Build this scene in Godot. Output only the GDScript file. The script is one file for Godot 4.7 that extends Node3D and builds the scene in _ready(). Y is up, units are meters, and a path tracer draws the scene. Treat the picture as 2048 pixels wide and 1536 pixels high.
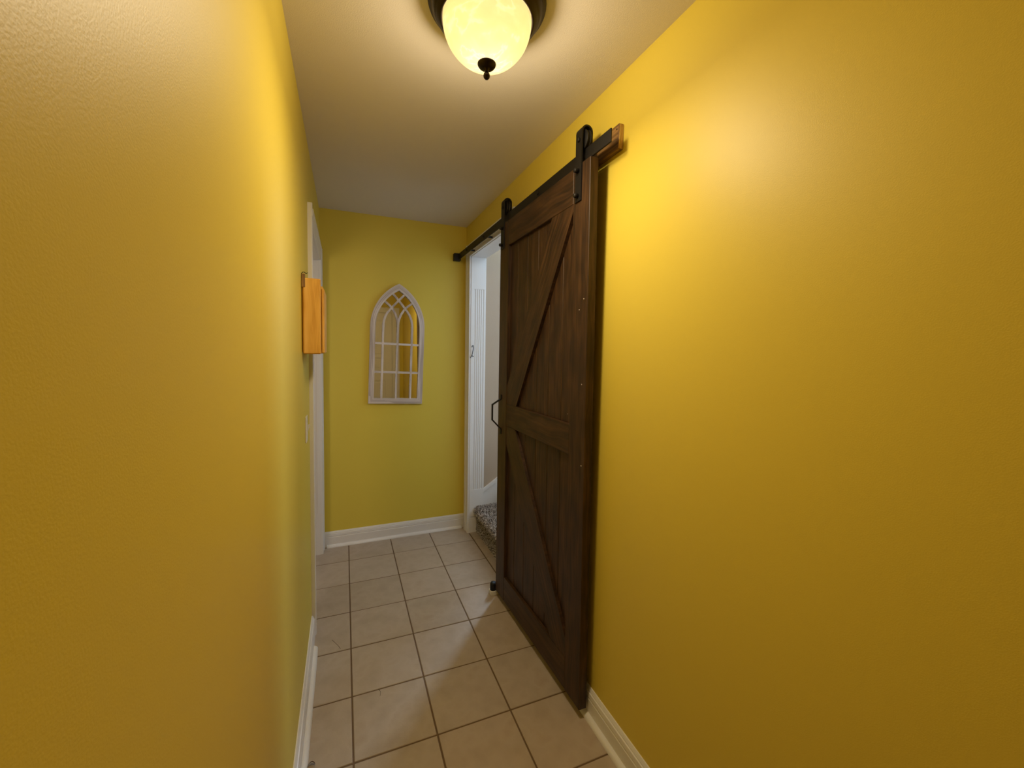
extends Node3D
# A yellow hallway with a sliding barn door, a ceiling lamp, an arched mirror and two lit doorways.

const H := 2.44          # ceiling height
const XL := -0.150       # left wall at the ceiling (it leans outwards towards the floor)
const XR := 0.909        # right wall
const ZF := -3.215       # far wall
const ZB := 0.65         # wall behind the camera
const LEAN := 0.0100     # metres sideways per metre down, left wall only
const TP := 0.3009       # tile pitch
const TX := 0.0091       # a grout line running along the hall
const TZ := -2.946       # a grout line running across the hall

var M := {}
var org := Vector3.ZERO  # base of the thing being built
var leaning := false
var warping := false
var rng := RandomNumberGenerator.new()

func _ready():
	rng.seed = 7
	set_camera_and_light()
	make_materials()
	build_shell()
	build_floor()
	build_trim()
	build_side_room()
	build_stairwell()
	build_back_door()
	build_barn_door()
	build_rail()
	build_ceiling_lamp()
	build_mirror()
	build_wall_box()
	build_switch()
	build_small_things()

# ------------------------------------------------------------------ camera, sky, lights
func set_camera_and_light():
	var cam := Camera3D.new()
	cam.name = "camera"
	cam.fov = 86.543
	cam.near = 0.02
	cam.position = Vector3(0, 1.468, 0)
	cam.rotation = Vector3(-0.0796, -0.3899, 0.0175)
	add_child(cam)
	cam.current = true
	var e := Environment.new()
	e.background_mode = Environment.BG_SKY
	var sky := Sky.new()
	var sm := ProceduralSkyMaterial.new()
	sm.sky_top_color = Color(0.42, 0.58, 0.86)
	sm.sky_horizon_color = Color(0.78, 0.85, 0.95)
	sm.ground_bottom_color = Color(0.35, 0.35, 0.33)
	sm.ground_horizon_color = Color(0.62, 0.64, 0.66)
	sky.sky_material = sm
	e.sky = sky
	e.tonemap_mode = Environment.TONE_MAPPER_LINEAR
	e.tonemap_exposure = 1.0
	e.sdfgi_enabled = true
	e.ssao_enabled = true
	e.ssil_enabled = true
	var w := WorldEnvironment.new()
	w.name = "environment"
	w.environment = e
	add_child(w)
	# daylight from the window over the stair landing, in the window's opening
	window_light("stair_daylight", Vector3(3.05, 2.95, -4.57), Vector2(0.6, 1.2), 0.0, Color(0.76, 0.87, 1.0), 18.0)
	# daylight from the window of the room behind the left doorway
	window_light("side_room_daylight", Vector3(-0.95, 1.45, -1.24), Vector2(0.36, 0.75), PI, Color(1.0, 0.925, 0.84), 0.62)

func window_light(called: String, at: Vector3, size: Vector2, turn: float, c: Color, energy: float):
	# an area light shines along its own -z
	var l := AreaLight3D.new()
	l.name = called
	l.area_size = size
	l.light_color = c
	l.light_energy = energy
	l.area_range = 12.0
	l.shadow_enabled = true
	l.position = at
	l.rotation.y = PI + turn
	add_child(l)

# ------------------------------------------------------------------ materials
func mat(called: String, c: Color, rough: float, metal := 0.0) -> StandardMaterial3D:
	var m := StandardMaterial3D.new()
	m.resource_name = called
	m.albedo_color = c
	m.roughness = rough
	m.metallic = metal
	M[called] = m
	return m

func fnl(sd: int, freq: float, octaves := 3, kind := FastNoiseLite.TYPE_SIMPLEX_SMOOTH) -> FastNoiseLite:
	var n := FastNoiseLite.new()
	n.seed = sd
	n.noise_type = kind
	n.frequency = freq
	n.fractal_octaves = octaves
	return n

func noise_tex(n: FastNoiseLite, size: int, ramp: Gradient = null) -> NoiseTexture2D:
	var t := NoiseTexture2D.new()
	t.width = size
	t.height = size
	t.seamless = true
	t.seamless_blend_skirt = 0.2
	t.noise = n
	if ramp:
		t.color_ramp = ramp
	return t

func grad(cols: Array) -> Gradient:
	var g := Gradient.new()
	var offs := PackedFloat32Array()
	var cs := PackedColorArray()
	for c in cols:
		offs.append(c[0])
		cs.append(c[1])
	g.offsets = offs
	g.colors = cs
	return g

func triplanar(m: StandardMaterial3D, s: float):
	m.uv1_triplanar = true
	m.uv1_world_triplanar = true
	m.uv1_scale = Vector3(s, s, s)

func bump(m: StandardMaterial3D, t: Texture2D, cm: float):
	m.heightmap_enabled = true
	m.heightmap_texture = t
	m.heightmap_scale = cm

func grain_tex(sd: int, dark: Color, mid: Color, light: Color, w := 256, h := 1024, streak := 0.055, ys := 1.0) -> ImageTexture:
	# v runs along the grain
	var im := Image.create(w, h, false, Image.FORMAT_RGB8)
	var a := fnl(sd, streak, 3)
	var b := fnl(sd + 1, 0.012, 2)
	var c := fnl(sd + 2, 0.25, 2)
	for y in h:
		for x in w:
			var wob := b.get_noise_2d(x * 0.6, y * 0.25 * ys) * 14.0
			var g := a.get_noise_2d(x + wob, y * 0.018 * ys) * 0.75 + b.get_noise_2d(x * 1.3 + 300.0, y * 0.35 * ys) * 0.55
			g += c.get_noise_2d(x * 1.1, y * 0.05 * ys) * 0.22
			var k := clampf(g * 0.75 + 0.5, 0.0, 1.0)
			im.set_pixel(x, y, dark.lerp(mid, k * 2.0) if k < 0.5 else mid.lerp(light, k * 2.0 - 1.0))
	return ImageTexture.create_from_image(im)

func make_materials():
	var peel := noise_tex(fnl(11, 0.075, 3), 512)
	var fine := noise_tex(fnl(12, 0.12, 2), 512)
	var wall := mat("yellow_paint", Color(0.88, 0.785, 0.30), 0.46)
	triplanar(wall, 7.3)
	bump(wall, peel, 0.0095)
	wall.metallic_specular = 0.42
	var ceil := mat("ceiling_paint", Color(0.91, 0.875, 0.825), 0.75)
	triplanar(ceil, 3.7)
	bump(ceil, fine, 0.03)
	mat("white_trim", Color(0.90, 0.885, 0.86), 0.32)
	var taupe := mat("taupe_paint", Color(0.70, 0.62, 0.52), 0.5)
	triplanar(taupe, 3.1)
	bump(taupe, peel, 0.02)
	mat("room_paint", Color(0.86, 0.86, 0.86), 0.6)
	mat("plain_floor", Color(0.55, 0.47, 0.38), 0.6)
	var grout := mat("grout", Color(0.43, 0.345, 0.25), 0.9)
	triplanar(grout, 9.0)
	bump(grout, fine, 0.04)
	var mott := noise_tex(fnl(21, 0.010, 4), 512, grad([[0.0, Color(0.93, 0.92, 0.90)], [0.45, Color(0.98, 0.975, 0.97)], [0.62, Color(1, 1, 1)], [1.0, Color(0.95, 0.93, 0.91)]]))
	var base := [Color(0.715, 0.655, 0.585), Color(0.725, 0.667, 0.60), Color(0.70, 0.64, 0.568), Color(0.72, 0.655, 0.58)]
	for k in 4:
		var t := mat("tile_%d" % k, base[k], 0.42)
		t.albedo_texture = mott
		triplanar(t, 1.3)
		t.uv1_offset = Vector3(0.31 * k, 0.17 * k, 0.53 * k)
		bump(t, fine, 0.02)
	for k in 4:
		var d := mat("door_wood_%d" % k, Color.WHITE, 0.5)
		d.albedo_texture = grain_tex(40 + 7 * k, Color(0.16, 0.105, 0.055), Color(0.235, 0.155, 0.082), Color(0.315, 0.215, 0.12), 256, 1024, 0.055, 2.4)
		d.metallic_specular = 0.42
		d.uv1_scale = Vector3(4.0, 0.45, 1)
	var pine := mat("stained_pine", Color.WHITE, 0.5)
	pine.albedo_texture = grain_tex(90, Color(0.24, 0.155, 0.065), Color(0.46, 0.33, 0.17), Color(0.66, 0.50, 0.29), 256, 1024, 0.05)
	pine.uv1_scale = Vector3(5.0, 0.95, 1)
	var pine_end := mat("pine_end_grain", Color.WHITE, 0.7)
	pine_end.albedo_texture = grain_tex(95, Color(0.50, 0.34, 0.14), Color(0.80, 0.65, 0.36), Color(0.90, 0.77, 0.50), 128, 256, 0.12)
	pine_end.uv1_scale = Vector3(9.0, 9.0, 1)
	var honey := mat("honey_pine", Color.WHITE, 0.42)
	honey.albedo_texture = grain_tex(70, Color(0.78, 0.56, 0.22), Color(0.88, 0.67, 0.31), Color(0.93, 0.74, 0.39), 256, 512, 0.03)
	honey.uv1_scale = Vector3(5.0, 2.2, 1)
	mat("black_iron", Color(0.075, 0.06, 0.05), 0.55, 0.2)
	mat("black_rubber", Color(0.02, 0.02, 0.02), 0.6)
	mat("white_plastic", Color(0.87, 0.85, 0.80), 0.35)
	mat("bronze", Color(0.13, 0.085, 0.06), 0.36, 0.7)
	var glass := mat("alabaster_glass", Color.WHITE, 0.25)
	glass.albedo_texture = noise_tex(swirl(), 512, grad([[0.0, Color(0.93, 0.88, 0.72)], [0.40, Color(0.94, 0.90, 0.76)], [0.60, Color(0.95, 0.915, 0.79)], [0.70, Color(1, 0.99, 0.93)], [0.80, Color(0.95, 0.92, 0.80)], [1.0, Color(0.94, 0.90, 0.75)]]))
	glass.uv1_scale = Vector3(2.0, 1.0, 1.0)
	glass.backlight_enabled = true
	glass.backlight = Color(0.385, 0.378, 0.355)
	glass.emission_enabled = true
	glass.emission = Color(1.0, 0.92, 0.70)
	glass.emission_energy_multiplier = 0.22
	var limed := mat("limed_wood", Color.WHITE, 0.75)
	limed.albedo_texture = grain_tex(120, Color(0.66, 0.60, 0.55), Color(0.84, 0.79, 0.75), Color(0.91, 0.87, 0.84), 256, 512, 0.09)
	limed.uv1_scale = Vector3(6.0, 1.0, 1)
	mat("mirror_silver", Color(0.90, 0.91, 0.90), 0.02, 1.0)
	var pane := mat("window_glass", Color(0.9, 0.95, 1.0, 0.08), 0.02)
	pane.transparency = BaseMaterial3D.TRANSPARENCY_ALPHA
	var carpet := mat("carpet", Color.WHITE, 0.95)
	carpet.albedo_texture = noise_tex(fnl(31, 0.11, 2), 256, grad([[0.0, Color(0.20, 0.17, 0.15)], [0.4, Color(0.42, 0.38, 0.35)], [0.6, Color(0.60, 0.55, 0.51)], [1.0, Color(0.74, 0.70, 0.66)]]))
	triplanar(carpet, 5.0)
	var tuft := mat("carpet_tuft", Color.WHITE, 0.95)
	tuft.vertex_color_use_as_albedo = true
	mat("dark_wire", Color(0.10, 0.085, 0.07), 0.45, 0.6)
	mat("dead_leaf", Color(0.25, 0.13, 0.055), 0.8)
	mat("tile_crack", Color(0.12, 0.09, 0.06), 0.8)

func swirl() -> FastNoiseLite:
	var n := fnl(5, 0.006, 3)
	n.domain_warp_enabled = true
	n.domain_warp_amplitude = 60.0
	n.domain_warp_frequency = 0.006
	return n

# ------------------------------------------------------------------ mesh helpers
func P(v: Vector3) -> Vector3:
	if warping:      # the barn door hangs a little twisted: its near foot swings towards the wall
		v.x += 0.027 * clampf((v.z + 2.20) / 0.9, 0.0, 1.0) * clampf((2.168 - v.y) / 2.13, 0.0, 1.0)
	if leaning:
		v.x -= LEAN * (H - v.y)
	return v - org

func new_st() -> SurfaceTool:
	var st := SurfaceTool.new()
	st.begin(Mesh.PRIMITIVE_TRIANGLES)
	return st

func tri(st: SurfaceTool, a: Vector3, b: Vector3, c: Vector3, n: Vector3, ua := Vector2.ZERO, ub := Vector2.ZERO, uc := Vector2.ZERO, na = null, nb = null, nc = null):
	var vs := [a, b, c]
	var us := [ua, ub, uc]
	var ns := [n if na == null else na, n if nb == null else nb, n if nc == null else nc]
	var order := [0, 1, 2] if (b - a).cross(c - a).dot(n) < 0.0 else [0, 2, 1]
	for i in order:
		st.set_normal(ns[i])
		st.set_uv(us[i])
		st.add_vertex(P(vs[i]))

func quad(st: SurfaceTool, a: Vector3, b: Vector3, c: Vector3, d: Vector3, n: Vector3, u := [Vector2.ZERO, Vector2.ZERO, Vector2.ZERO, Vector2.ZERO]):
	tri(st, a, b, c, n, u[0], u[1], u[2])
	tri(st, a, c, d, n, u[0], u[2], u[3])

# box between two corners with chamfered edges; grain: axis (0, 1, 2) along which v runs
func bx(st: SurfaceTool, lo: Vector3, hi: Vector3, bevel := 0.0, grain := 1, shift := Vector2.ZERO):
	var c := (lo + hi) / 2.0
	var h := (hi - lo) / 2.0
	var e := minf(bevel, minf(h.x, minf(h.y, h.z)) * 0.9)
	var uvof := func(p: Vector3, ax: int) -> Vector2:
		var oth := []
		for k in 3:
			if k != ax:
				oth.append(k)
		var q := p - lo
		var v_ax: int = grain if grain != ax else oth[1]
		var u_ax: int = oth[0] if oth[0] != v_ax else oth[1]
		return Vector2(q[u_ax], q[v_ax]) + shift
	for ax in 3:
		var i := (ax + 1) % 3
		var j := (ax + 2) % 3
		for s in [-1.0, 1.0]:
			var n := Vector3.ZERO
			n[ax] = s
			var ps := []
			for k in [[-1, -1], [1, -1], [1, 1], [-1, 1]]:
				var p := Vector3.ZERO
				p[ax] = s * h[ax]
				p[i] = k[0] * (h[i] - e)
				p[j] = k[1] * (h[j] - e)
				ps.append(c + p)
			quad(st, ps[0], ps[1], ps[2], ps[3], n, [uvof.call(ps[0], ax), uvof.call(ps[1], ax), uvof.call(ps[2], ax), uvof.call(ps[3], ax)])
	if e <= 0.0:
		return
	for ax in 3:      # edges that run along ax
		var i := (ax + 1) % 3
		var j := (ax + 2) % 3
		for si in [-1.0, 1.0]:
			for sj in [-1.0, 1.0]:
				var n := Vector3.ZERO
				n[i] = si
				n[j] = sj
				var ps := []
				for k in [[-1, 0], [1, 0], [1, 1], [-1, 1]]:
					var p := Vector3.ZERO
					p[ax] = k[0] * (h[ax] - e)
					p[i] = si * (h[i] - (e if k[1] else 0.0))
					p[j] = sj * (h[j] - (0.0 if k[1] else e))
					ps.append(c + p)
				quad(st, ps[0], ps[1], ps[2], ps[3], n.normalized(), [uvof.call(ps[0], i), uvof.call(ps[1], i), uvof.call(ps[2], i), uvof.call(ps[3], i)])
	for sx in [-1.0, 1.0]:
		for sy in [-1.0, 1.0]:
			for sz in [-1.0, 1.0]:
				var s := Vector3(sx, sy, sz)
				var a := c + s * Vector3(h.x, h.y - e, h.z - e)
				var b := c + s * Vector3(h.x - e, h.y, h.z - e)
				var d := c + s * Vector3(h.x - e, h.y - e, h.z)
				tri(st, a, b, d, s.normalized(), uvof.call(a, 0), uvof.call(b, 0), uvof.call(d, 0))

# closed outline pts (in the plane o + u*U + v*V) pushed along W
func extrude(st: SurfaceTool, pts: Array, o: Vector3, U: Vector3, V: Vector3, W: Vector3, caps := true, uv_turn := false, along := Vector2.ZERO):
	var n := pts.size()
	var area := 0.0
	for i in n:
		var p: Vector2 = pts[i]
		var q: Vector2 = pts[(i + 1) % n]
		area += p.x * q.y - q.x * p.y
	var run := 0.0
	var wl := W.length()
	for i in n:
		var p: Vector2 = pts[i]
		var q: Vector2 = pts[(i + 1) % n]
		var d := q - p
		if d.length() < 1e-7:
			continue
		var nn := Vector2(d.y, -d.x).normalized() * (1.0 if area > 0 else -1.0)
		var a := o + U * p.x + V * p.y
		var b := o + U * q.x + V * q.y
		var r2 := run + d.length()
		quad(st, a, b, b + W, a + W, (U * nn.x + V * nn.y).normalized(), [Vector2(run, 0), Vector2(r2, 0), Vector2(r2, wl), Vector2(run, wl)])
		run = r2
	if caps:
		var poly := PackedVector2Array(pts)
		var idx := Geometry2D.triangulate_polygon(poly)
		var wn := W.normalized()
		for k in range(0, idx.size(), 3):
			var t := [poly[idx[k]], poly[idx[k + 1]], poly[idx[k + 2]]]
			var w := []
			var uv := []
			for p in t:
				w.append(o + U * p.x + V * p.y)
				if along != Vector2.ZERO:      # grain along that direction of the outline
					uv.append(Vector2((p - poly[0]).dot(Vector2(-along.y, along.x)) + 0.12, absf((p - poly[0]).dot(along)) + 0.1))
				else:
					uv.append(Vector2(p.y, p.x) if uv_turn else Vector2(p.x, p.y))
			tri(st, w[0], w[1], w[2], -wn, uv[0], uv[1], uv[2])
			tri(st, w[0] + W, w[1] + W, w[2] + W, wn, uv[0], uv[1], uv[2])

# profile of (radius, along) turned round the axis A from point o
func lathe(st: SurfaceTool, prof: Array, o: Vector3, A: Vector3, seg := 32, smooth := true):
	var B := A.cross(Vector3(0.31, 0.7, 0.53)).normalized()
	var C := A.cross(B).normalized()
	var n := prof.size()
	var nor := []
	for i in n:
		var d := Vector2.ZERO
		if i > 0:
			d += (prof[i] - prof[i - 1]).normalized()
		if i < n - 1:
			d += (prof[i + 1] - prof[i]).normalized()
		nor.append(Vector2(d.y, -d.x).normalized())
	var flip := 1.0
	# outwards is the side away from the axis on most of the profile
	var acc := 0.0
	for i in n:
		acc += nor[i].x * prof[i].x
	if acc < 0:
		flip = -1.0
	for s in seg:
		var t0 := TAU * s / seg
		var t1 := TAU * (s + 1) / seg
		var e0 := B * cos(t0) + C * sin(t0)
		var e1 := B * cos(t1) + C * sin(t1)
		for i in n - 1:
			var p: Vector2 = prof[i]
			var q: Vector2 = prof[i + 1]
			var fn2 := Vector2((q - p).y, -(q - p).x).normalized() * flip
			var em := (e0 + e1).normalized()
			var fn := (em * fn2.x + A * fn2.y).normalized()
			var np: Vector2 = nor[i] * flip if smooth else fn2
			var nq: Vector2 = nor[i + 1] * flip if smooth else fn2
			if np.dot(fn2) < 0.6:
				np = fn2
			if nq.dot(fn2) < 0.6:
				nq = fn2
			var a := o + e0 * p.x + A * p.y
			var b := o + e1 * p.x + A * p.y
			var c := o + e1 * q.x + A * q.y
			var d := o + e0 * q.x + A * q.y
			var u0 := float(s) / seg
			var u1 := float(s + 1) / seg
			var v0 := float(i) / (n - 1)
			var v1 := float(i + 1) / (n - 1)
			if p.x > 1e-6:
				tri(st, a, b, c, fn, Vector2(u0, v0), Vector2(u1, v0), Vector2(u1, v1), e0 * np.x + A * np.y, e1 * np.x + A * np.y, e1 * nq.x + A * nq.y)
			if q.x > 1e-6:
				tri(st, a, c, d, fn, Vector2(u0, v0), Vector2(u1, v1), Vector2(u0, v1), e0 * np.x + A * np.y, e1 * nq.x + A * nq.y, e0 * nq.x + A * nq.y)

func tube(st: SurfaceTool, pts: Array, r: float, seg := 8):
	var rings := []
	var n := pts.size()
	var up := Vector3(0.2, 0.5, 0.83).normalized()
	for i in n:
		var d: Vector3 = (pts[mini(i + 1, n - 1)] - pts[maxi(i - 1, 0)]).normalized()
		var b := d.cross(up).normalized()
		var c := d.cross(b).normalized()
		var ring := []
		for s in seg:
			ring.append(b * cos(TAU * s / seg) + c * sin(TAU * s / seg))
		rings.append(ring)
	for i in n - 1:
		for s in seg:
			var t := (s + 1) % seg
			var na: Vector3 = rings[i][s]
			var nb: Vector3 = rings[i][t]
			var nc: Vector3 = rings[i + 1][t]
			var nd: Vector3 = rings[i + 1][s]
			var f := (na + nb + nc + nd).normalized()
			tri(st, pts[i] + na * r, pts[i] + nb * r, pts[i + 1] + nc * r, f, Vector2.ZERO, Vector2.ZERO, Vector2.ZERO, na, nb, nc)
			tri(st, pts[i] + na * r, pts[i + 1] + nc * r, pts[i + 1] + nd * r, f, Vector2.ZERO, Vector2.ZERO, Vector2.ZERO, na, nc, nd)
	for e in [0, n - 1]:
		var d: Vector3 = (pts[0] - pts[1]).normalized() if e == 0 else (pts[n - 1] - pts[n - 2]).normalized()
		for s in seg:
			tri(st, pts[e], pts[e] + rings[e][s] * r, pts[e] + rings[e][(s + 1) % seg] * r, d)

# a band of even width along 2D points, as an outline
func band(pts: Array, w: float) -> Array:
	var l := []
	var r := []
	for i in pts.size():
		var d: Vector2 = (pts[mini(i + 1, pts.size() - 1)] - pts[maxi(i - 1, 0)]).normalized()
		var n := Vector2(-d.y, d.x) * w / 2.0
		l.append(pts[i] + n)
		r.push_front(pts[i] - n)
	return l + r

func smooth_pts(pts: Array, per := 5) -> Array:
	var out := []
	for i in pts.size() - 1:
		var a: Vector2 = pts[maxi(i - 1, 0)]
		var b: Vector2 = pts[i]
		var c: Vector2 = pts[i + 1]
		var d: Vector2 = pts[mini(i + 2, pts.size() - 1)]
		for k in per:
			out.append(b.cubic_interpolate(c, a, d, float(k) / per))
	out.append(pts[pts.size() - 1])
	return out

# ------------------------------------------------------------------ node helpers
func part(called: String, st: SurfaceTool, m: String, parent: Node3D) -> MeshInstance3D:
	var o := MeshInstance3D.new()
	o.name = called
	o.mesh = st.commit()
	o.material_override = null
	for s in o.mesh.get_surface_count():
		o.mesh.surface_set_material(s, M[m])
	parent.add_child(o, true)
	return o

func part_box(called: String, lo: Vector3, hi: Vector3, bevel: float, m: String, parent: Node3D, grain := 1, shift := Vector2.ZERO) -> MeshInstance3D:
	var st := new_st()
	bx(st, lo, hi, bevel, grain, shift)
	return part(called, st, m, parent)

func thing(called: String, at: Vector3, label := "", category := "", group := "") -> Node3D:
	var o := Node3D.new()
	o.name = called
	o.position = at
	org = at
	if leaning:
		org = at
	add_child(o, true)
	if label:
		o.set_meta("label", label)
		o.set_meta("category", category)
	if group:
		o.set_meta("group", group)
	return o

func setting(called: String, at := Vector3.ZERO, label := "") -> Node3D:
	var o := thing(called, at)
	o.set_meta("kind", "structure")
	if label:
		o.set_meta("label", label)
	return o

func struct_mesh(called: String, st: SurfaceTool, m: String, label := "") -> MeshInstance3D:
	var o := part(called, st, m, self)
	o.set_meta("kind", "structure")
	if label:
		o.set_meta("label", label)
	return o

# ------------------------------------------------------------------ the hallway shell
const RO0 := -3.088     # right opening, far side (behind the jamb board)
const RO1 := -2.262     # right opening, near side
const ROT := 2.203      # right opening, top
const LO0 := -3.118     # left opening
const LO1 := -2.282
const LOT := 2.078

func build_shell():
	org = Vector3.ZERO
	var st := new_st()
	bx(st, Vector3(XR, -0.1, RO1), Vector3(XR + 0.12, H, ZB + 0.1))
	bx(st, Vector3(XR, ROT, RO0), Vector3(XR + 0.12, H, RO1))
	bx(st, Vector3(XR, -0.1, ZF - 0.1), Vector3(XR + 0.12, H, RO0))
	struct_mesh("wall_right", st, "yellow_paint", "yellow painted wall behind the sliding barn door")
	leaning = true
	st = new_st()
	bx(st, Vector3(XL - 0.12, -0.1, LO1), Vector3(XL, H, ZB + 0.1))
	bx(st, Vector3(XL - 0.12, LOT, LO0), Vector3(XL, H, LO1))
	bx(st, Vector3(XL - 0.12, -0.1, ZF - 0.1), Vector3(XL, H, LO0))
	struct_mesh("wall_left", st, "yellow_paint", "long yellow painted wall with wooden box and light switch")
	leaning = false
	st = new_st()
	bx(st, Vector3(XL - 0.3, -0.1, ZF - 0.1), Vector3(XR + 0.12, H, ZF))
	struct_mesh("wall_far", st, "yellow_paint", "yellow end wall behind the arched mirror")
	st = new_st()
	bx(st, Vector3(XL - 0.3, -0.1, ZB), Vector3(XR + 0.12, H, ZB + 0.1))
	struct_mesh("wall_back", st, "yellow_paint")
	st = new_st()
	bx(st, Vector3(XL - 0.3, H, ZF - 0.1), Vector3(XR + 0.12, H + 0.12, ZB + 0.1))
	struct_mesh("ceiling", st, "ceiling_paint", "flat off-white hallway ceiling")

# ------------------------------------------------------------------ floor of single tiles
func build_floor():
	var f := setting("floor", Vector3.ZERO, "beige ceramic tile floor with brown grout")
	part_box("grout_bed", Vector3(-0.42, -0.06, ZF - 0.05), Vector3(1.0, -0.0022, ZB + 0.05), 0.0, "grout", f)
	var g := 0.0031
	var shared := {}
	for i in range(-2, 4):
		for j in range(-1, 13):
			var x0 := TX + i * TP + g
			var x1 := TX + (i + 1) * TP - g
			var z0 := TZ + j * TP + g
			var z1 := TZ + (j + 1) * TP - g
			x0 = maxf(x0, -0.40)
			if i == 3:
				x1 = 0.972
				if z1 < RO0 or z0 > RO1:
					continue
				z0 = maxf(z0, RO0 + 0.02)
				z1 = minf(z1, RO1 - 0.02)
			elif i == 2:
				x1 = minf(x1, XR - 0.001)
			z0 = maxf(z0, ZF + 0.001)
			z1 = minf(z1, ZB - 0.001)
			if x1 - x0 < 0.02 or z1 - z0 < 0.02:
				continue
			var o := MeshInstance3D.new()
			o.name = "tile"
			var tone := rng.randi_range(0, 3)
			var size := Vector2(snappedf(x1 - x0, 0.0005), snappedf(z1 - z0, 0.0005))
			var key := "%s%d" % [size, tone]
			if not shared.has(key):
				var st := new_st()
				var keep := org
				org = Vector3.ZERO
				bx(st, Vector3(-size.x / 2, -0.008, -size.y / 2), Vector3(size.x / 2, 0, size.y / 2), 0.0016)
				org = keep
				shared[key] = st.commit()
				shared[key].surface_set_material(0, M["tile_%d" % tone])
			o.mesh = shared[key]
			o.position = Vector3((x0 + x1) / 2, (0.005 if i == 3 else 0.0) + rng.randf_range(-0.0004, 0.0003), (z0 + z1) / 2)
			o.rotation = Vector3(rng.randf_range(-0.001, 0.001), 0, rng.randf_range(-0.001, 0.001))
			f.add_child(o, true)

# ------------------------------------------------------------------ baseboards and door frames
const BASE := [Vector2(0, 0), Vector2(0.016, 0), Vector2(0.016, 0.072), Vector2(0.0125, 0.0755), Vector2(0.0155, 0.080), Vector2(0.0135, 0.096), Vector2(0.009, 0.0985), Vector2(0.010, 0.102), Vector2(0.004, 0.113), Vector2(0, 0.113)]

func shoe_pts() -> Array:
	var a := [Vector2(0.016, 0)]
	for k in 7:
		var t := PI / 2 * k / 6.0
		a.append(Vector2(0.016 + 0.019 * cos(t), 0.019 * sin(t)))
	return a

func baseboard(called: String, o: Vector3, U: Vector3, W: Vector3, lbl: String, cut0 := 0.0, cut1 := 0.0):
	var b := setting(called, o, lbl)
	var st := new_st()
	extrude(st, BASE, o, U, Vector3.UP, W)
	part("board", st, "white_trim", b)
	st = new_st()
	var d := W.normalized()
	extrude(st, shoe_pts(), o + d * cut0, U, Vector3.UP, W - d * (cut0 + cut1))
	part("shoe_moulding", st, "white_trim", b)

const CASE := [Vector2(0, 0), Vector2(0, 0.012), Vector2(0.004, 0.015), Vector2(0.018, 0.016), Vector2(0.021, 0.012), Vector2(0.026, 0.0135), Vector2(0.052, 0.0145), Vector2(0.056, 0.018), Vector2(0.074, 0.021), Vector2(0.086, 0.0205), Vector2(0.09, 0.017), Vector2(0.09, 0)]

# jamb board facing along N, from o across U (width w), grooves cut into it
func fluted(o: Vector3, U: Vector3, N: Vector3, w: float, h: float, y0: float, y1: float, f0: float, f1: float, count: int) -> SurfaceTool:
	var st := new_st()
	var deep := 0.0035
	var add := func(u0: float, u1: float, a: float, b: float, n0: float, n1: float, bev: float):
		var p := o + U * u0 + Vector3.UP * a + N * n0
		var q := o + U * u1 + Vector3.UP * b + N * n1
		bx(st, p.min(q), p.max(q), bev)
	add.call(0.0, w, 0.0, h, -0.017, -deep, 0.0)
	add.call(0.0, w, 0.0, y0, -deep, 0.0, 0.0008)
	add.call(0.0, w, y1, h, -deep, 0.0, 0.0008)
	add.call(0.0, f0, y0, y1, -deep, 0.0, 0.0008)
	add.call(f1, w, y0, y1, -deep, 0.0, 0.0008)
	var step := (f1 - f0) / count
	for k in count - 1:
		var m := f0 + step * (k + 1)
		add.call(m - step * 0.27, m + step * 0.27, y0, y1, -deep, 0.0, 0.002)
	return st

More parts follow.
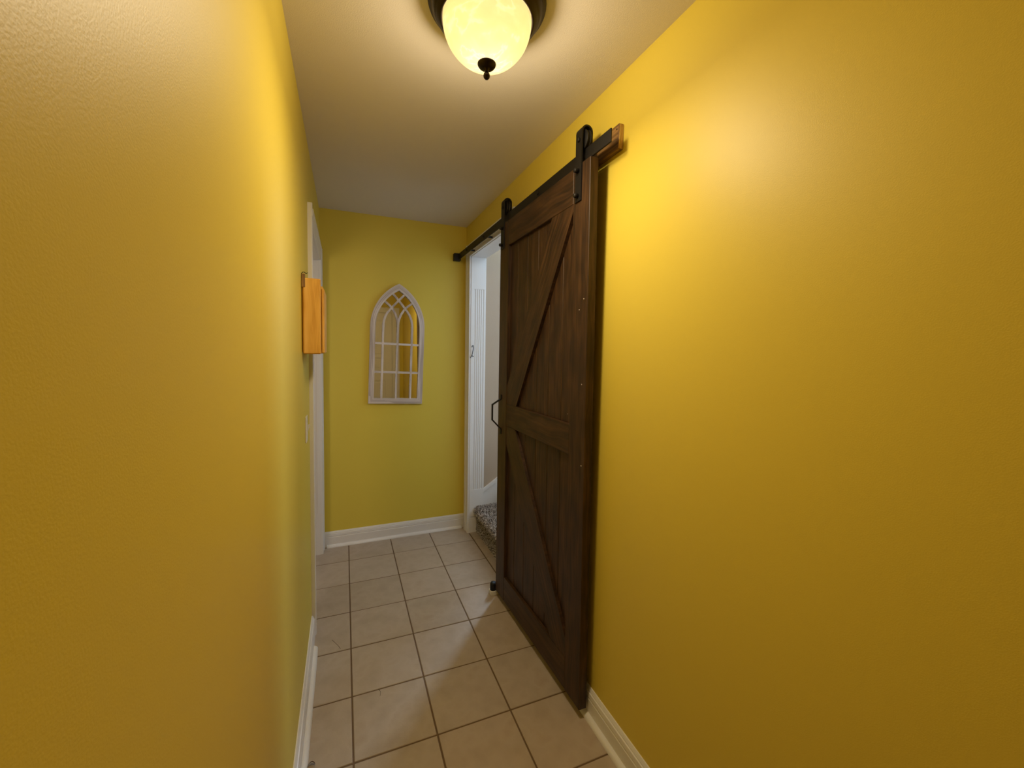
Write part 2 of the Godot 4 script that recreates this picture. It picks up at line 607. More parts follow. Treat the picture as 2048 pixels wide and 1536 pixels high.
func build_trim():
	baseboard("baseboard_right", Vector3(XR, 0, ZB), Vector3.LEFT, Vector3(0, 0, RO1 + 0.09 + 0.016 - ZB), "white profiled baseboard along the right wall under the barn door")
	baseboard("baseboard_far", Vector3(XL - 0.02, 0, ZF), Vector3.BACK, Vector3(XR - XL + 0.02, 0, 0), "white profiled baseboard under the arched mirror", 0.03, 0.03)
	leaning = true
	baseboard("baseboard_left", Vector3(XL, 0, ZB), Vector3.RIGHT, Vector3(0, 0, LO1 + 0.083 - ZB), "white profiled baseboard along the left wall below the light switch", 0.0, 0.10)
	leaning = false

	# right doorway: fluted jambs, head, profiled casing
	var j0 := RO0 + 0.018
	var j1 := RO1 - 0.018
	var head := ROT - 0.018
	var t := setting("trim_1", Vector3(XR, 0, (j0 + j1) / 2), "white fluted door frame of the stair doorway")
	part("jamb", fluted(Vector3(XR, 0.132, j0), Vector3.RIGHT, Vector3.BACK, 0.12, head - 0.132, 0.225, 1.81, 0.024, 0.103, 5), "white_trim", t)
	part_box("plinth_block", Vector3(XR - 0.002, 0, j0 - 0.017), Vector3(XR + 0.066, 0.1285, j0 + 0.003), 0.0015, "white_trim", t)
	part("jamb", fluted(Vector3(XR, 0.0, j1), Vector3.RIGHT, Vector3.FORWARD, 0.12, head, 0.36, 1.94, 0.024, 0.103, 5), "white_trim", t)
	part_box("head_jamb", Vector3(XR, head, j0 - 0.017), Vector3(XR + 0.12, ROT, j1 + 0.017), 0.001, "white_trim", t)
	var st := new_st()
	extrude(st, CASE, Vector3(XR, 0, j0 - 0.004), Vector3.FORWARD, Vector3.LEFT, Vector3(0, head + 0.094, 0))
	part("casing", st, "white_trim", t)
	st = new_st()
	extrude(st, CASE, Vector3(XR, 0, j1 + 0.004), Vector3.BACK, Vector3.LEFT, Vector3(0, head + 0.094, 0))
	part("casing", st, "white_trim", t)
	st = new_st()
	extrude(st, CASE, Vector3(XR, head + 0.004, j0 - 0.004), Vector3.UP, Vector3.LEFT, Vector3(0, 0, j1 - j0 + 0.008))
	part("head_casing", st, "white_trim", t)

	# left doorway
	leaning = true
	j0 = LO0 + 0.018
	j1 = LO1 - 0.018
	head = LOT - 0.018
	t = setting("trim_2", Vector3(XL, 0, (j0 + j1) / 2), "white door frame of the left doorway beside the wooden box")
	part("jamb", fluted(Vector3(XL - 0.12, 0, j0), Vector3.RIGHT, Vector3.BACK, 0.12, head, 0.30, 1.85, 0.02, 0.1, 5), "white_trim", t)
	part("jamb", fluted(Vector3(XL - 0.12, 0, j1), Vector3.RIGHT, Vector3.FORWARD, 0.12, head, 0.30, 1.85, 0.02, 0.1, 5), "white_trim", t)
	part_box("head_jamb", Vector3(XL - 0.12, head, j0 - 0.017), Vector3(XL, LOT, j1 + 0.017), 0.001, "white_trim", t)
	st = new_st()
	extrude(st, CASE, Vector3(XL, 0, j0 - 0.004), Vector3.FORWARD, Vector3.RIGHT, Vector3(0, head + 0.094, 0))
	part("casing", st, "white_trim", t)
	st = new_st()
	extrude(st, CASE, Vector3(XL, 0, j1 + 0.004), Vector3.BACK, Vector3.RIGHT, Vector3(0, head + 0.094, 0))
	part("casing", st, "white_trim", t)
	st = new_st()
	extrude(st, CASE, Vector3(XL, head + 0.004, j0 - 0.004), Vector3.UP, Vector3.RIGHT, Vector3(0, 0, j1 - j0 + 0.008))
	part("head_casing", st, "white_trim", t)
	leaning = false

# window in a wall at z, between lo and hi, opening outwards along side (+1 or -1)
func window(called: String, x0: float, x1: float, y0: float, y1: float, za: float, zb: float):
	var w := setting(called, Vector3((x0 + x1) / 2, y0, (za + zb) / 2), "white framed daylight window")
	part_box("sill", Vector3(x0 - 0.03, y0 - 0.02, za), Vector3(x1 + 0.03, y0, zb), 0.002, "white_trim", w)
	for s in [[x0, x0 + 0.03, y0, y1], [x1 - 0.03, x1, y0, y1], [x0, x1, y1 - 0.03, y1], [x0, x1, y0, y0 + 0.03], [x0, x1, (y0 + y1) / 2 - 0.015, (y0 + y1) / 2 + 0.015]]:
		part_box("frame", Vector3(s[0], s[2], za), Vector3(s[1], s[3], zb), 0.002, "white_trim", w)
	part_box("pane", Vector3(x0, y0, (za + zb) / 2 - 0.002), Vector3(x1, y1, (za + zb) / 2 + 0.002), 0.0, "window_glass", w)

# room shell with one window hole in a wall that faces along z
func build_side_room():
	org = Vector3.ZERO
	var x0 := -1.75
	var x1 := XL - 0.12 - LEAN * H
	var z0 := ZF - 0.1
	var z1 := -1.2
	var st := new_st()
	bx(st, Vector3(x0 - 0.1, -0.1, z0 - 0.1), Vector3(x1, H, z0))
	bx(st, Vector3(x0 - 0.1, -0.1, z0 - 0.1), Vector3(x0, H, z1 + 0.1))
	# the wall with the window
	bx(st, Vector3(x0, -0.1, z1), Vector3(-1.13, H, z1 + 0.1))
	bx(st, Vector3(-0.77, -0.1, z1), Vector3(x1, H, z1 + 0.1))
	bx(st, Vector3(-1.13, -0.1, z1), Vector3(-0.77, 1.07, z1 + 0.1))
	bx(st, Vector3(-1.13, 1.83, z1), Vector3(-0.77, H, z1 + 0.1))
	struct_mesh("wall_side_room", st, "room_paint")
	st = new_st()
	bx(st, Vector3(x0 - 0.1, H, z0 - 0.1), Vector3(XL - 0.05, H + 0.12, z1 + 0.1))
	struct_mesh("ceiling_side_room", st, "ceiling_paint")
	st = new_st()
	bx(st, Vector3(x0 - 0.1, -0.1, z0 - 0.1), Vector3(-0.403, 0.0, z1 + 0.1))
	struct_mesh("floor_side_room", st, "plain_floor")
	window("window_1", -1.13, -0.77, 1.07, 1.83, z1 + 0.02, z1 + 0.08)

func build_stairwell():
	org = Vector3.ZERO
	var x0 := XR + 0.12
	var top := 4.2
	var st := new_st()
	# side wall beside the first steps, seen through the doorway
	bx(st, Vector3(x0, -0.1, -3.2), Vector3(1.55, top, -3.09))
	struct_mesh("wall_stairs_far", st, "taupe_paint", "taupe wall inside the stairwell")
	st = new_st()
	bx(st, Vector3(x0, -0.1, -2.15), Vector3(3.7, top, -2.05))
	struct_mesh("wall_stairs_near", st, "room_paint")  # unseen wall, made paler than the visible taupe to bounce daylight onto the jamb
	st = new_st()
	bx(st, Vector3(3.6, -0.1, -4.7), Vector3(3.7, top, -2.05))
	struct_mesh("wall_stairs_right", st, "room_paint")
	st = new_st()
	bx(st, Vector3(1.45, -0.1, -4.7), Vector3(1.55, top, -3.2))
	struct_mesh("wall_stairs_left", st, "taupe_paint")
	st = new_st()
	bx(st, Vector3(XR + 0.02, H + 0.12, -3.2), Vector3(x0, top, -2.05))
	struct_mesh("wall_stairs_upper", st, "taupe_paint")
	st = new_st()
	bx(st, Vector3(1.55, 0.5, -4.6), Vector3(3.6, 0.62, -2.15))
	struct_mesh("floor_landing", st, "carpet")
	# wall with the window
	st = new_st()
	bx(st, Vector3(1.45, -0.1, -4.7), Vector3(2.75, top, -4.6))
	bx(st, Vector3(3.35, -0.1, -4.7), Vector3(3.7, top, -4.6))
	bx(st, Vector3(2.75, -0.1, -4.7), Vector3(3.35, 2.35, -4.6))
	bx(st, Vector3(2.75, 3.55, -4.7), Vector3(3.35, top, -4.6))
	struct_mesh("wall_stairs_back", st, "taupe_paint")
	st = new_st()
	bx(st, Vector3(XR, top, -4.7), Vector3(3.7, top + 0.1, -2.05))
	struct_mesh("ceiling_stairs", st, "ceiling_paint")
	window("window_2", 2.75, 3.35, 2.35, 3.55, -4.68, -4.62)

	# sloping skirt board along the stairwell wall
	st = new_st()
	var t := setting("trim_3", Vector3(x0, 0, -3.09), "white sloping skirt board beside the carpeted stairs")
	var sl := 0.68
	var y0 := 0.352
	st = new_st()
	extrude(st, [Vector2(0, 0), Vector2(0.52, 0), Vector2(0.52, y0 + 0.52 * sl - 0.028), Vector2(0, y0 - 0.028)], Vector3(x0, 0, -3.09), Vector3.RIGHT, Vector3.UP, Vector3(0, 0, 0.012))
	part("board", st, "white_trim", t)
	st = new_st()
	extrude(st, [Vector2(0, y0 - 0.028), Vector2(0.52, y0 + 0.52 * sl - 0.028), Vector2(0.52, y0 + 0.52 * sl), Vector2(0, y0)], Vector3(x0, 0, -3.09), Vector3.RIGHT, Vector3.UP, Vector3(0, 0, 0.019))
	part("cap_moulding", st, "white_trim", t)

	# carpeted stairs
	var s := thing("carpeted_stairs", Vector3(1.3, 0, -2.6), "stairs covered in speckled grey-brown carpet behind the barn door", "stairs")
	var nz := fnl(51, 55.0, 2)
	var za := -3.0885
	var zb := -2.153
	for k in 3:
		var rise := 0.212
		var xf := 0.978 + 0.262 * k
		var yb := rise * k
		var prof := []
		# riser up, rounded nose, tread back
		for a in 10:
			prof.append(Vector2(xf - 0.0, yb + (rise - 0.05) * a / 10.0))
		for a in 13:
			var th := PI + 0.6 - (PI / 2 + 0.6) * a / 12.0
			prof.append(Vector2(xf + 0.002 + 0.028 * cos(th), yb + rise - 0.028 + 0.028 * sin(th)))
		var back := 0.29 if k < 2 else 0.045
		var m := 14
		for a in range(1, m + 1):
			prof.append(Vector2(xf + back * a / m, yb + rise))
		st = new_st()
		var nzs := 90 if k == 0 else 40
		var grid := []
		for a in prof.size():
			var row := []
			var d: Vector2 = (prof[mini(a + 1, prof.size() - 1)] - prof[maxi(a - 1, 0)]).normalized()
			var nn := Vector2(-d.y, d.x)
			for b in nzs + 1:
				var z := lerpf(za, zb, float(b) / nzs)
				var off := nz.get_noise_3d(prof[a].x, prof[a].y, z) * 0.005
				row.append(Vector3(prof[a].x + nn.x * off, prof[a].y + nn.y * off, z))
			grid.append([row, Vector3(nn.x, nn.y, 0)])
		for a in prof.size() - 1:
			for b in nzs:
				var nn: Vector3 = (grid[a][1] + grid[a + 1][1]).normalized()
				quad(st, grid[a][0][b], grid[a][0][b + 1], grid[a + 1][0][b + 1], grid[a + 1][0][b], nn)
		# solid underside
		var e: Vector2 = prof[prof.size() - 1]
		quad(st, Vector3(xf, yb, za), Vector3(xf, yb, zb), Vector3(e.x, yb, zb), Vector3(e.x, yb, za), Vector3.DOWN)
		st.generate_normals()
		part("step", st, "carpet", s)
		if k == 0:
			carpet_pile(s, prof, za, zb)

func carpet_pile(s: Node3D, prof: Array, za: float, zb: float):
	var st := new_st()
	# one short twisted tuft
	var keep := org
	org = Vector3.ZERO
	for k in 3:
		var t := TAU * k / 3.0
		var a := Vector3(cos(t), 0, sin(t)) * 0.0021
		var b := Vector3(cos(t + TAU / 3), 0, sin(t + TAU / 3)) * 0.0021
		var c := Vector3(0.0022, 0.011, 0.001)
		quad(st, a, b, b * 0.9 + c, a * 0.9 + c, (a + b).normalized())
		tri(st, a * 0.9 + c, b * 0.9 + c, c * 1.12, (Vector3.UP + (a + b).normalized() * 0.5).normalized())
	org = keep
	var mm := MultiMesh.new()
	mm.transform_format = MultiMesh.TRANSFORM_3D
	mm.use_colors = true
	var me: ArrayMesh = st.commit()
	me.surface_set_material(0, M["carpet_tuft"])
	mm.mesh = me
	var r := RandomNumberGenerator.new()
	r.seed = 99
	var xs := []
	var run := 0.0
	var lens := [0.0]
	for a in prof.size() - 1:
		run += prof[a].distance_to(prof[a + 1])
		lens.append(run)
	var n := 15000
	mm.instance_count = n
	for i in n:
		var l := r.randf() * run
		var a := 0
		while a < lens.size() - 2 and lens[a + 1] < l:
			a += 1
		var f: float = (l - lens[a]) / maxf(lens[a + 1] - lens[a], 1e-6)
		var p: Vector2 = prof[a].lerp(prof[a + 1], f)
		var d: Vector2 = (prof[a + 1] - prof[a]).normalized()
		var up := Vector3(-d.y, d.x, 0) + Vector3(r.randf_range(-0.5, 0.5), r.randf_range(-0.5, 0.5), r.randf_range(-0.5, 0.5))
		up = up.normalized()
		var side := up.cross(Vector3(r.randf_range(-1, 1), r.randf_range(-1, 1), r.randf_range(-1, 1))).normalized()
		var bs := Basis(side, up, side.cross(up)).scaled(Vector3.ONE * r.randf_range(0.75, 1.25))
		mm.set_instance_transform(i, Transform3D(bs, Vector3(p.x, p.y, lerpf(za + 0.004, zb - 0.004, r.randf())) - org))
		var v := r.randf()
		var c := Color(0.11, 0.09, 0.075) if v < 0.28 else (Color(0.40, 0.35, 0.31) if v < 0.62 else Color(0.70, 0.64, 0.58))
		mm.set_instance_color(i, c)
	var o := MultiMeshInstance3D.new()
	o.name = "carpet_pile"
	o.multimesh = mm
	o.set_meta("kind", "stuff")
	s.add_child(o, true)

# door in the wall behind the camera; the arched mirror shows it
func build_back_door():
	var d := setting("door_1", Vector3(0.33, 0, ZB), "white panelled door in the wall behind")
	var x0 := -0.09
	var x1 := 0.73
	var zf := ZB - 0.012
	part_box("slab", Vector3(x0, 0.012, zf - 0.008), Vector3(x1, 2.06, ZB - 0.001), 0.001, "white_trim", d)
	var mid := (x0 + x1) / 2
	for r in [[0.012, 0.25], [0.95, 1.13], [1.32, 1.36], [1.93, 2.06]]:
		part_box("rail", Vector3(x0, r[0], zf - 0.016), Vector3(x1, r[1], zf - 0.007), 0.002, "white_trim", d)
	for c in [[x0, x0 + 0.11], [mid - 0.05, mid + 0.05], [x1 - 0.11, x1]]:
		part_box("stile", Vector3(c[0], 0.012, zf - 0.017), Vector3(c[1], 2.06, zf - 0.007), 0.002, "white_trim", d)
	for p in [[x0 + 0.13, mid - 0.07], [mid + 0.07, x1 - 0.13]]:
		for r in [[0.28, 0.92], [1.16, 1.29], [1.39, 1.90]]:
			part_box("panel", Vector3(p[0], r[0], zf - 0.014), Vector3(p[1], r[1], zf - 0.007), 0.006, "white_trim", d)
	var t := setting("trim_4", Vector3(0.33, 0, ZB))
	for c in [[x0 - 0.055, x0 - 0.003], [x1 + 0.003, x1 + 0.12]]:
		part_box("casing", Vector3(c[0], 0, ZB - 0.02), Vector3(c[1], 2.15, ZB), 0.003, "white_trim", t)
	part_box("head_casing", Vector3(x0 - 0.003, 2.063, ZB - 0.02), Vector3(x1 + 0.003, 2.15, ZB), 0.003, "white_trim", t)

# ------------------------------------------------------------------ sliding barn door
const DX := 0.820       # front face
const DZ0 := -2.200     # far edge
const DZ1 := -1.298     # near edge
const DY0 := 0.040
const DY1 := 2.168

func build_barn_door():
	var d := thing("barn_door", Vector3(DX + 0.018, DY0, (DZ0 + DZ1) / 2), "dark brown wooden sliding barn door with diagonal braces", "door")
	d.set_meta("kind", "thing")
	warping = true
	var fx := DX + 0.018
	var zs := DZ0 + 0.120      # inner edges of the stiles
	var zn := DZ1 - 0.114
	# planks behind the frame
	var n := 6
	for k in n:
		var za := lerpf(zs - 0.02, zn + 0.02, float(k) / n)
		var zb := lerpf(zs - 0.02, zn + 0.02, float(k + 1) / n)
		var st := new_st()
		board(st, Vector3(fx, DY0, za + 0.0006), Vector3(fx + 0.017, DY1, zb - 0.0006), 0.0028, 1, Vector2(0.12 * (k % 2), 0.0))
		part("plank", st, "door_wood_%d" % (k % 4), d)
	# frame
	var s1 := new_st()
	board(s1, Vector3(DX, DY0, DZ0), Vector3(fx + 0.017, DY1, zs), 0.002, 1, Vector2(0.11, 0.0))
	part("stile", s1, "door_wood_1", d)
	var s2 := new_st()
	board(s2, Vector3(DX, DY0, zn), Vector3(fx + 0.017, DY1, DZ1), 0.002, 1, Vector2(0.0, 0.0))
	part("stile", s2, "door_wood_3", d)
	var ys := [[2.036, DY1], [1.056, 1.180], [DY0, 0.182]]
	for k in 3:
		var st := new_st()
		board(st, Vector3(DX + 0.001, ys[k][0], zs + 0.0005), Vector3(fx, ys[k][1], zn - 0.0005), 0.002, 2, Vector2(0.05 * k, 0.6 * k))
		part("rail", st, "door_wood_%d" % ((k + 2) % 4), d)
	# diagonal braces (outline in z, y)
	var b1 := [Vector2(zs + 0.001, 1.181), Vector2(-1.950, 1.181), Vector2(zn - 0.001, 2.012), Vector2(zn - 0.001, 2.035), Vector2(-1.588, 2.035), Vector2(zs + 0.001, 1.275)]
	var b2 := [Vector2(zs + 0.001, 1.055), Vector2(-1.958, 1.055), Vector2(zn - 0.001, 0.262), Vector2(zn - 0.001, 0.183), Vector2(-1.545, 0.183), Vector2(zs + 0.001, 0.955)]
	for b in [b1, b2]:
		var st := new_st()
		extrude(st, b, Vector3(DX + 0.0025, 0, 0), Vector3.BACK, Vector3.UP, Vector3(0.0155, 0, 0), true, false, Vector2(0.54, 0.84) if b == b1 else Vector2(0.57, -0.82))
		part("brace", st, "door_wood_2", d)
	# small pale paint specks on the near stile and the middle of the door
	for p in [Vector3(DX, 1.630, -1.352), Vector3(DX, 1.668, -1.322), Vector3(DX, 1.348, -1.325), Vector3(fx, 1.215, -1.455), Vector3(DX, 1.035, -1.318)]:
		var sp := new_st()
		lathe(sp, [Vector2(0, 0.0008), Vector2(0.0025, 0.0006), Vector2(0.0035, 0)], p, Vector3.LEFT, 8)
		part("paint_speck", sp, "limed_wood", d)
	# handle on the far stile
	var hz := -2.150
	var hx := DX
	var st2 := new_st()
	# bar bent into a flat bow: plates, slanted legs, straight grip
	for seg in [[[0.0, 1.196], [0.0, 1.224]], [[0.0, 0.998], [0.0, 1.030]]]:
		bx(st2, Vector3(hx - 0.006, seg[0][1], hz - 0.0085), Vector3(hx, seg[1][1], hz + 0.0085), 0.001)
	for seg in [[Vector2(-0.002, 1.200), Vector2(-0.0545, 1.168)], [Vector2(-0.0545, 1.171), Vector2(-0.0545, 1.079)], [Vector2(-0.0545, 1.082), Vector2(-0.002, 1.026)]]:
		extrude(st2, band(seg, 0.0065), Vector3(hx, 0, hz - 0.006), Vector3.RIGHT, Vector3.UP, Vector3(0, 0, 0.012))
	part("handle", st2, "black_iron", d)
	# roller hangers
	for hz2 in [-1.371, -2.160]:
		hanger(d, hz2)
	warping = false

# a board cut into lengths so that it can bend
func board(st: SurfaceTool, lo: Vector3, hi: Vector3, bevel: float, grain: int, shift: Vector2):
	bx(st, lo, hi, bevel, grain, shift)

func hanger(d: Node3D, z: float):
	var w := 0.021
	var x0 := DX - 0.003
	var xc := DX + 0.0175
	var r := xc - x0
	var yc := 2.279
	var line := [Vector2(x0, 2.032), Vector2(x0, yc)]
	for k in range(1, 13):
		var t := PI - PI * k / 12.0
		line.append(Vector2(xc + r * cos(t), yc + r * sin(t)))
	line.append(Vector2(xc + r, 2.205))
	var st := new_st()
	extrude(st, band(line, 0.0055), Vector3(0, 0, z - w), Vector3.RIGHT, Vector3.UP, Vector3(0, 0, 2 * w))
	var h := part("hanger", st, "black_iron", d)
	# grooved wheel that runs on the rail
	st = new_st()
	lathe(st, [Vector2(0, -0.010), Vector2(0.036, -0.010), Vector2(0.038, -0.008), Vector2(0.038, -0.005), Vector2(0.031, -0.0025), Vector2(0.031, 0.0025), Vector2(0.038, 0.005), Vector2(0.038, 0.008), Vector2(0.036, 0.010), Vector2(0, 0.010)], Vector3(xc, 2.2525, z), Vector3.RIGHT, 32)
	part("wheel", st, "black_iron", h)
	for y in [2.2525, 2.142, 2.052]:
		st = new_st()
		var l := 0.006 if y > 2.2 else 0.018
		lathe(st, [Vector2(0, l), Vector2(0.006, l), Vector2(0.0085, l - 0.003), Vector2(0.0085, 0), Vector2(0, 0)], Vector3(x0 - 0.0025, y, z), Vector3.LEFT, 12)
		part("bolt", st, "black_iron", h)

func build_rail():
	# plank on the wall that carries the near part of the rail
	var b := thing("mounting_board", Vector3(XR - 0.01, 2.176, -1.7), "brown stained pine board on the wall behind the black rail", "board")
	var st := new_st()
	bx(st, Vector3(XR - 0.020, 2.176, -2.168), Vector3(XR, 2.262, -1.2305), 0.0022, 2)
	part("plank", st, "stained_pine", b)
	part_box("end_grain", Vector3(XR - 0.018, 2.178, -1.2306), Vector3(XR - 0.0015, 2.260, -1.2300), 0.0, "pine_end_grain", b)
	st = new_st()
	lathe(st, [Vector2(0, 0.0008), Vector2(0.0028, 0.0008), Vector2(0.003, 0)], Vector3(XR - 0.020, 2.246, -1.243), Vector3.LEFT, 10)
	part("nail", st, "black_iron", b)

	var r := thing("sliding_rail", Vector3(0.837, 2.174, -2.2), "black flat iron rail carrying the barn door", "rail")
	part_box("bar", Vector3(0.834, 2.174, -3.170), Vector3(0.840, 2.220, -1.200), 0.0012, "black_iron", r)
	for z in [-1.452, -1.758, -2.551, -2.938]:
		st = new_st()
		var to := XR - 0.020 if z > -2.2 else XR
		lathe(st, [Vector2(0, 0), Vector2(0.0065, 0), Vector2(0.0065, to - 0.840), Vector2(0, to - 0.840)], Vector3(0.840, 2.200, z), Vector3.RIGHT, 14)
		part("spacer", st, "black_iron", r)
		if z < -1.5:
			st = new_st()
			lathe(st, [Vector2(0, 0.007), Vector2(0.005, 0.007), Vector2(0.009, 0.004), Vector2(0.009, 0), Vector2(0, 0)], Vector3(0.834, 2.197, z), Vector3.LEFT, 6, false)
			part("bolt", st, "black_iron", r)
	part_box("end_stop", Vector3(0.798, 2.166, -3.207), Vector3(0.852, 2.222, -3.165), 0.003, "black_iron", r)

	var g := thing("floor_guide", Vector3(0.82, 0, -2.225), "small black roller guide on white block at barn door foot", "door guide")
	part_box("base", Vector3(0.793, 0.0, -2.245), Vector3(0.872, 0.028, -2.203), 0.003, "white_plastic", g)
	st = new_st()
	lathe(st, [Vector2(0, 0), Vector2(0.019, 0), Vector2(0.019, 0.038), Vector2(0.015, 0.046), Vector2(0, 0.048)], Vector3(0.814, 0.028, -2.2245), Vector3.UP, 16)
	part("roller", st, "black_rubber", g)

# ------------------------------------------------------------------ ceiling lamp
func build_ceiling_lamp():
	var c := Vector3(0.386, H, -1.170)
	var l := thing("ceiling_lamp", c, "flush ceiling lamp with alabaster glass bowl and bronze rim", "lamp")
	var st := new_st()
	lathe(st, [Vector2(0, -0.001), Vector2(0.164, -0.001), Vector2(0.166, -0.006), Vector2(0.164, -0.011), Vector2(0.158, -0.013), Vector2(0.157, -0.018), Vector2(0.151, -0.028), Vector2(0.146, -0.036), Vector2(0.142, -0.038), Vector2(0.140, -0.044), Vector2(0.134, -0.047), Vector2(0.131, -0.052), Vector2(0.1275, -0.052), Vector2(0.126, -0.040), Vector2(0.126, -0.012), Vector2(0, -0.012)], c, Vector3.UP, 64)
	part("pan", st, "bronze", l)
	st = new_st()
	var prof := []
	for p in [Vector2(0.1245, -0.040), Vector2(0.1250, -0.052), Vector2(0.1240, -0.064), Vector2(0.1200, -0.081), Vector2(0.1110, -0.102), Vector2(0.0960, -0.122), Vector2(0.0760, -0.140), Vector2(0.0500, -0.153), Vector2(0.0250, -0.159), Vector2(0.0, -0.1605)]:
		prof.append(p)
	lathe(st, smooth_pts(prof, 4), c, Vector3.UP, 64)
	part("glass_bowl", st, "alabaster_glass", l)
	st = new_st()
	lathe(st, [Vector2(0, -0.157), Vector2(0.020, -0.1565), Vector2(0.0265, -0.158), Vector2(0.0265, -0.161), Vector2(0.022, -0.167), Vector2(0.013, -0.172), Vector2(0.006, -0.174), Vector2(0.0055, -0.182), Vector2(0.0085, -0.185), Vector2(0.0095, -0.190), Vector2(0.0085, -0.195), Vector2(0.005, -0.199), Vector2(0, -0.200)], c, Vector3.UP, 28)
	part("finial", st, "bronze", l)
	var o := OmniLight3D.new()
	o.name = "lamp_light"
	o.light_color = Color(1.0, 0.925, 0.785)
	o.light_energy = 0.19
	o.light_size = 0.05
	o.omni_range = 12.0
	o.omni_attenuation = 2.0
	o.shadow_enabled = true
	o.position = Vector3(0, -0.108, 0)
	l.add_child(o)
	# most of the bowl's glow leaves through its wide underside
	var a := AreaLight3D.new()
	a.name = "bowl_light"
	a.area_size = Vector2(0.15, 0.15)
	a.light_color = o.light_color
	a.light_energy = 0.74
	a.area_range = 12.0
	a.shadow_enabled = true
	a.position = Vector3(0, -0.203, 0)
	a.rotation.x = -PI / 2
	l.add_child(a)

# ------------------------------------------------------------------ arched mirror on the far wall
func build_mirror():
	var m := thing("arched_mirror", Vector3(0.356, 1.056, ZF), "gothic arched wall mirror with limed white wooden tracery", "mirror")
	m.rotation.z = -0.034
	org = Vector3.ZERO
	var hw := 0.1985
	var sp := 0.575
	var top := 0.902
	var arch := func(w: float, s: float, a: float) -> Array:
		# half outline from (w, s) up to (0, a)
		var rise := a - s
		var c := (rise * rise - w * w) / (2.0 * w)
		var R := c + w
		var out := []
		var t1 := atan2(rise, c)
		for k in 15:
			var t := t1 * k / 14.0
			out.append(Vector2(-c + R * cos(t), s + R * sin(t)))
		return out
	var ring := func(a: float, b: float, lo: float) -> Array:
		var o := []
		var half: Array = arch.call(a, sp, b)
		o.append(Vector2(a, lo))
		o.append_array(half)
		for k in range(half.size() - 2, -1, -1):
			o.append(Vector2(-half[k].x, half[k].y))
		o.append(Vector2(-a, lo))
		return o
	var outer: Array = ring.call(hw, top, 0.0)
	var inner: Array = ring.call(hw - 0.038, top - 0.050, 0.040)
	var st := new_st()
	var z0 := 0.006
	var z1 := 0.024
	var n := outer.size()
	for i in n:
		var j := (i + 1) % n
		var a := Vector3(outer[i].x, outer[i].y, 0)
		var b := Vector3(outer[j].x, outer[j].y, 0)
		var c := Vector3(inner[j].x, inner[j].y, 0)
		var d := Vector3(inner[i].x, inner[i].y, 0)
		var f := Vector3(0, 0, z1)
		var k := Vector3(0, 0, 0.001)
		var out_n := Vector3(b.y - a.y, a.x - b.x, 0).normalized()
		var uv := [Vector2(0, a.y + a.x * 0.3), Vector2(0, b.y + b.x * 0.3), Vector2(0.04, c.y + c.x * 0.3), Vector2(0.04, d.y + d.x * 0.3)]
		quad(st, a + f, b + f, c + f, d + f, Vector3.BACK, uv)
		quad(st, a + k, b + k, b + f, a + f, out_n, uv)
		quad(st, d + k, c + k, c + f, d + f, -out_n, uv)
		quad(st, a + k, b + k, c + k, d + k, Vector3.FORWARD, uv)
	part("frame", st, "limed_wood", m)
	st = new_st()
	var glass: Array = ring.call(hw - 0.028, top - 0.035, 0.03)
	extrude(st, glass, Vector3(0, 0, 0.004), Vector3.RIGHT, Vector3.UP, Vector3(0, 0, 0.003))
	part("mirror_glass", st, "mirror_silver", m)
	var bw := 0.0150
	var bars := [
		[Vector2(0, 0.036), Vector2(0, 0.615)],
	]
	var side := [Vector2(-0.106, 0.036), Vector2(-0.106, 0.30), Vector2(-0.106, 0.555), Vector2(-0.1035, 0.613), Vector2(-0.089, 0.663), Vector2(-0.068, 0.697), Vector2(-0.048, 0.722), Vector2(0, 0.779), Vector2(0.052, 0.836)]
	var fork := [Vector2(0, 0.575), Vector2(-0.003, 0.618), Vector2(-0.016, 0.665), Vector2(-0.033, 0.697), Vector2(-0.050, 0.722), Vector2(-0.078, 0.748), Vector2(-0.115, 0.775)]
	for s in [1.0, -1.0]:
		for c in [side, fork]:
			var q := []
			for p in c:
				q.append(Vector2(p.x * s, p.y))
			bars.append(smooth_pts(q, 4))
	var dz := 0.0
	for b in bars:
		st = new_st()
		extrude(st, band(b, bw), Vector3(0, 0, z0 + 0.0012), Vector3.RIGHT, Vector3.UP, Vector3(0, 0, 0.0125 + dz), true)
		part("mullion", st, "limed_wood", m)
		dz += 0.0002
	for y in [0.238, 0.452]:
		st = new_st()
		extrude(st, [Vector2(-0.165, y - 0.0078), Vector2(0.165, y - 0.0078), Vector2(0.165, y + 0.0078), Vector2(-0.165, y + 0.0078)], Vector3(0, 0, z0 + 0.0012), Vector3.RIGHT, Vector3.UP, Vector3(0, 0, 0.0122), true, true)
		part("glazing_bar", st, "limed_wood", m)

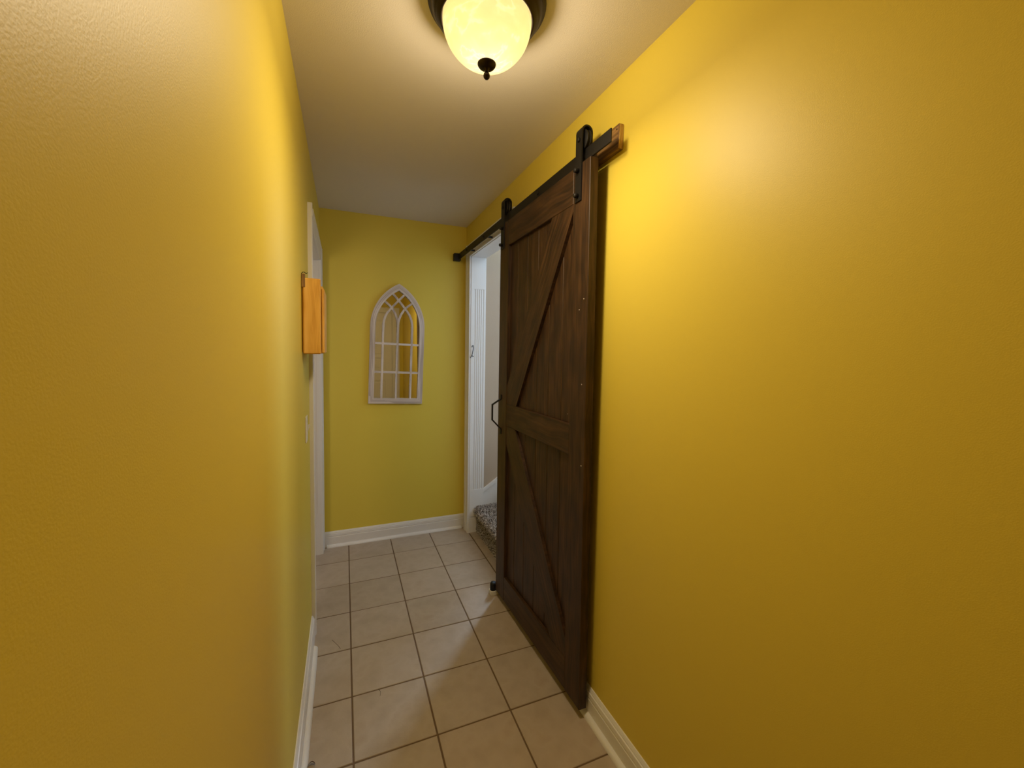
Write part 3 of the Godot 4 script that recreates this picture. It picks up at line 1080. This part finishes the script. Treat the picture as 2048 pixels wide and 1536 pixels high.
# ------------------------------------------------------------------ wooden box and switch on the left wall
func build_wall_box():
	leaning = true
	var x := XL
	var za := -1.86
	var zb := -2.09
	var b := thing("wall_box", Vector3(x, 1.44, (za + zb) / 2), "honey coloured pine box hung on left wall beside doorway", "wall box")
	org = Vector3(x, 1.44, (za + zb) / 2)
	part_box("back_board", Vector3(x + 0.0005, 1.452, zb), Vector3(x + 0.006, 1.762, za - 0.014), 0.0015, "honey_pine", b, 1, Vector2(0.3, 0.2))
	for z in [za, zb + 0.012]:
		part_box("side_panel", Vector3(x + 0.0045, 1.443, z - 0.012), Vector3(x + 0.071, 1.749, z), 0.004, "honey_pine", b, 1, Vector2(0.05 if z == za else 0.1, 0.02))
	part_box("front_panel", Vector3(x + 0.0715, 1.446, zb - 0.004), Vector3(x + 0.084, 1.712, za - 0.010), 0.004, "honey_pine", b, 1, Vector2(0.5, 0.1))
	part_box("bottom", Vector3(x + 0.0065, 1.448, zb + 0.013), Vector3(x + 0.071, 1.458, za - 0.013), 0.001, "honey_pine", b, 2)
	part_box("corner_block", Vector3(x + 0.001, 1.712, za - 0.010), Vector3(x + 0.0145, 1.764, za + 0.003), 0.001, "stained_pine", b)
	var st := new_st()
	tube(st, [Vector3(x + 0.001, 1.764, za - 0.004), Vector3(x + 0.006, 1.771, za - 0.004), Vector3(x + 0.012, 1.771, za - 0.004), Vector3(x + 0.018, 1.766, za - 0.004), Vector3(x + 0.023, 1.770, za - 0.004)], 0.0016, 6)
	part("hook", st, "dark_wire", b)
	leaning = false

func build_switch():
	leaning = true
	var z := -1.995
	var s := thing("light_switch", Vector3(XL, 1.05, z), "ivory toggle light switch plate beside left doorway", "light switch")
	part_box("plate", Vector3(XL, 1.052, z - 0.035), Vector3(XL + 0.0055, 1.168, z + 0.035), 0.0022, "white_plastic", s)
	var st := new_st()
	extrude(st, [Vector2(0.005, 1.098), Vector2(0.009, 1.100), Vector2(0.017, 1.124), Vector2(0.0165, 1.130), Vector2(0.012, 1.131), Vector2(0.005, 1.120)], Vector3(XL, 0, z - 0.005), Vector3.RIGHT, Vector3.UP, Vector3(0, 0, 0.010))
	part("toggle", st, "white_plastic", s)
	for y in [1.078, 1.142]:
		st = new_st()
		lathe(st, [Vector2(0, 0.0012), Vector2(0.0025, 0.001), Vector2(0.003, 0)], Vector3(XL + 0.0055, y, z), Vector3.RIGHT, 10)
		part("screw", st, "white_plastic", s)
	leaning = false

# ------------------------------------------------------------------ small things
func build_small_things():
	# wire hook on the fluted jamb
	var z := RO0 + 0.018
	var h := thing("wire_hook", Vector3(0.92, 1.41, z), "thin dark wire hook screwed to the white fluted jamb", "hook")
	var pts := [Vector3(0.917, 1.498, z - 0.002), Vector3(0.917, 1.498, z + 0.010), Vector3(0.920, 1.510, z + 0.014), Vector3(0.926, 1.508, z + 0.015), Vector3(0.927, 1.492, z + 0.015), Vector3(0.924, 1.470, z + 0.014), Vector3(0.919, 1.446, z + 0.013), Vector3(0.915, 1.432, z + 0.012), Vector3(0.921, 1.427, z + 0.010), Vector3(0.930, 1.424, z + 0.006)]
	var st := new_st()
	tube(st, pts, 0.0028, 7)
	part("wire", st, "dark_wire", h)
	st = new_st()
	tube(st, [Vector3(0.916, 1.431, z + 0.012), Vector3(0.908, 1.420, z + 0.012), Vector3(0.903, 1.414, z + 0.011)], 0.0023, 6)
	part("tip", st, "dark_wire", h)
	# dry curl at the foot of the left baseboard
	var lf := thing("dry_leaf", Vector3(-0.128, 0.0, -1.487), "small curled brown dry leaf on the floor tile", "leaf")
	st = new_st()
	var prev := []
	for k in 12:
		var t := -0.3 + 3.7 * k / 11.0
		var p := Vector3(-0.128 - 0.012 * cos(t), 0.0015 + 0.008 * (1.0 - absf(k - 5.5) / 7.0), -1.480 - 0.011 * sin(t))
		var wdt := 0.0055 * (1.0 - absf(k - 5.5) / 7.5)
		prev.append([p + Vector3(0, wdt, wdt), p - Vector3(0, wdt * 0.3, wdt)])
	for k in 11:
		var a: Vector3 = prev[k][0]
		var b: Vector3 = prev[k][1]
		var c: Vector3 = prev[k + 1][1]
		var d: Vector3 = prev[k + 1][0]
		quad(st, a, b, c, d, Vector3.UP)
		quad(st, a - Vector3(0, 0.0008, 0), b - Vector3(0, 0.0008, 0), c - Vector3(0, 0.0008, 0), d - Vector3(0, 0.0008, 0), Vector3.DOWN)
	part("blade", st, "dead_leaf", lf)
	# two thin dark strands laid on the tiles to stand for crack marks
	var spots := [[[Vector3(0.116, 0.0006, -1.743), Vector3(0.123, 0.0007, -1.724), Vector3(0.119, 0.0006, -1.703)], "thin dark line standing for a crack in the mid floor tile"], [[Vector3(-0.079, 0.0006, -2.140), Vector3(-0.060, 0.0007, -2.106), Vector3(-0.046, 0.0007, -2.078), Vector3(-0.039, 0.0006, -2.058)], "thin dark line standing for a crack in the tile by the left baseboard"]]
	for s in spots:
		var f := thing("tile_crack", s[0][0] * Vector3(1, 0, 1), s[1], "tile_crack")
		st = new_st()
		tube(st, s[0], 0.0007, 5)
		part("crack_line", st, "tile_crack", f)
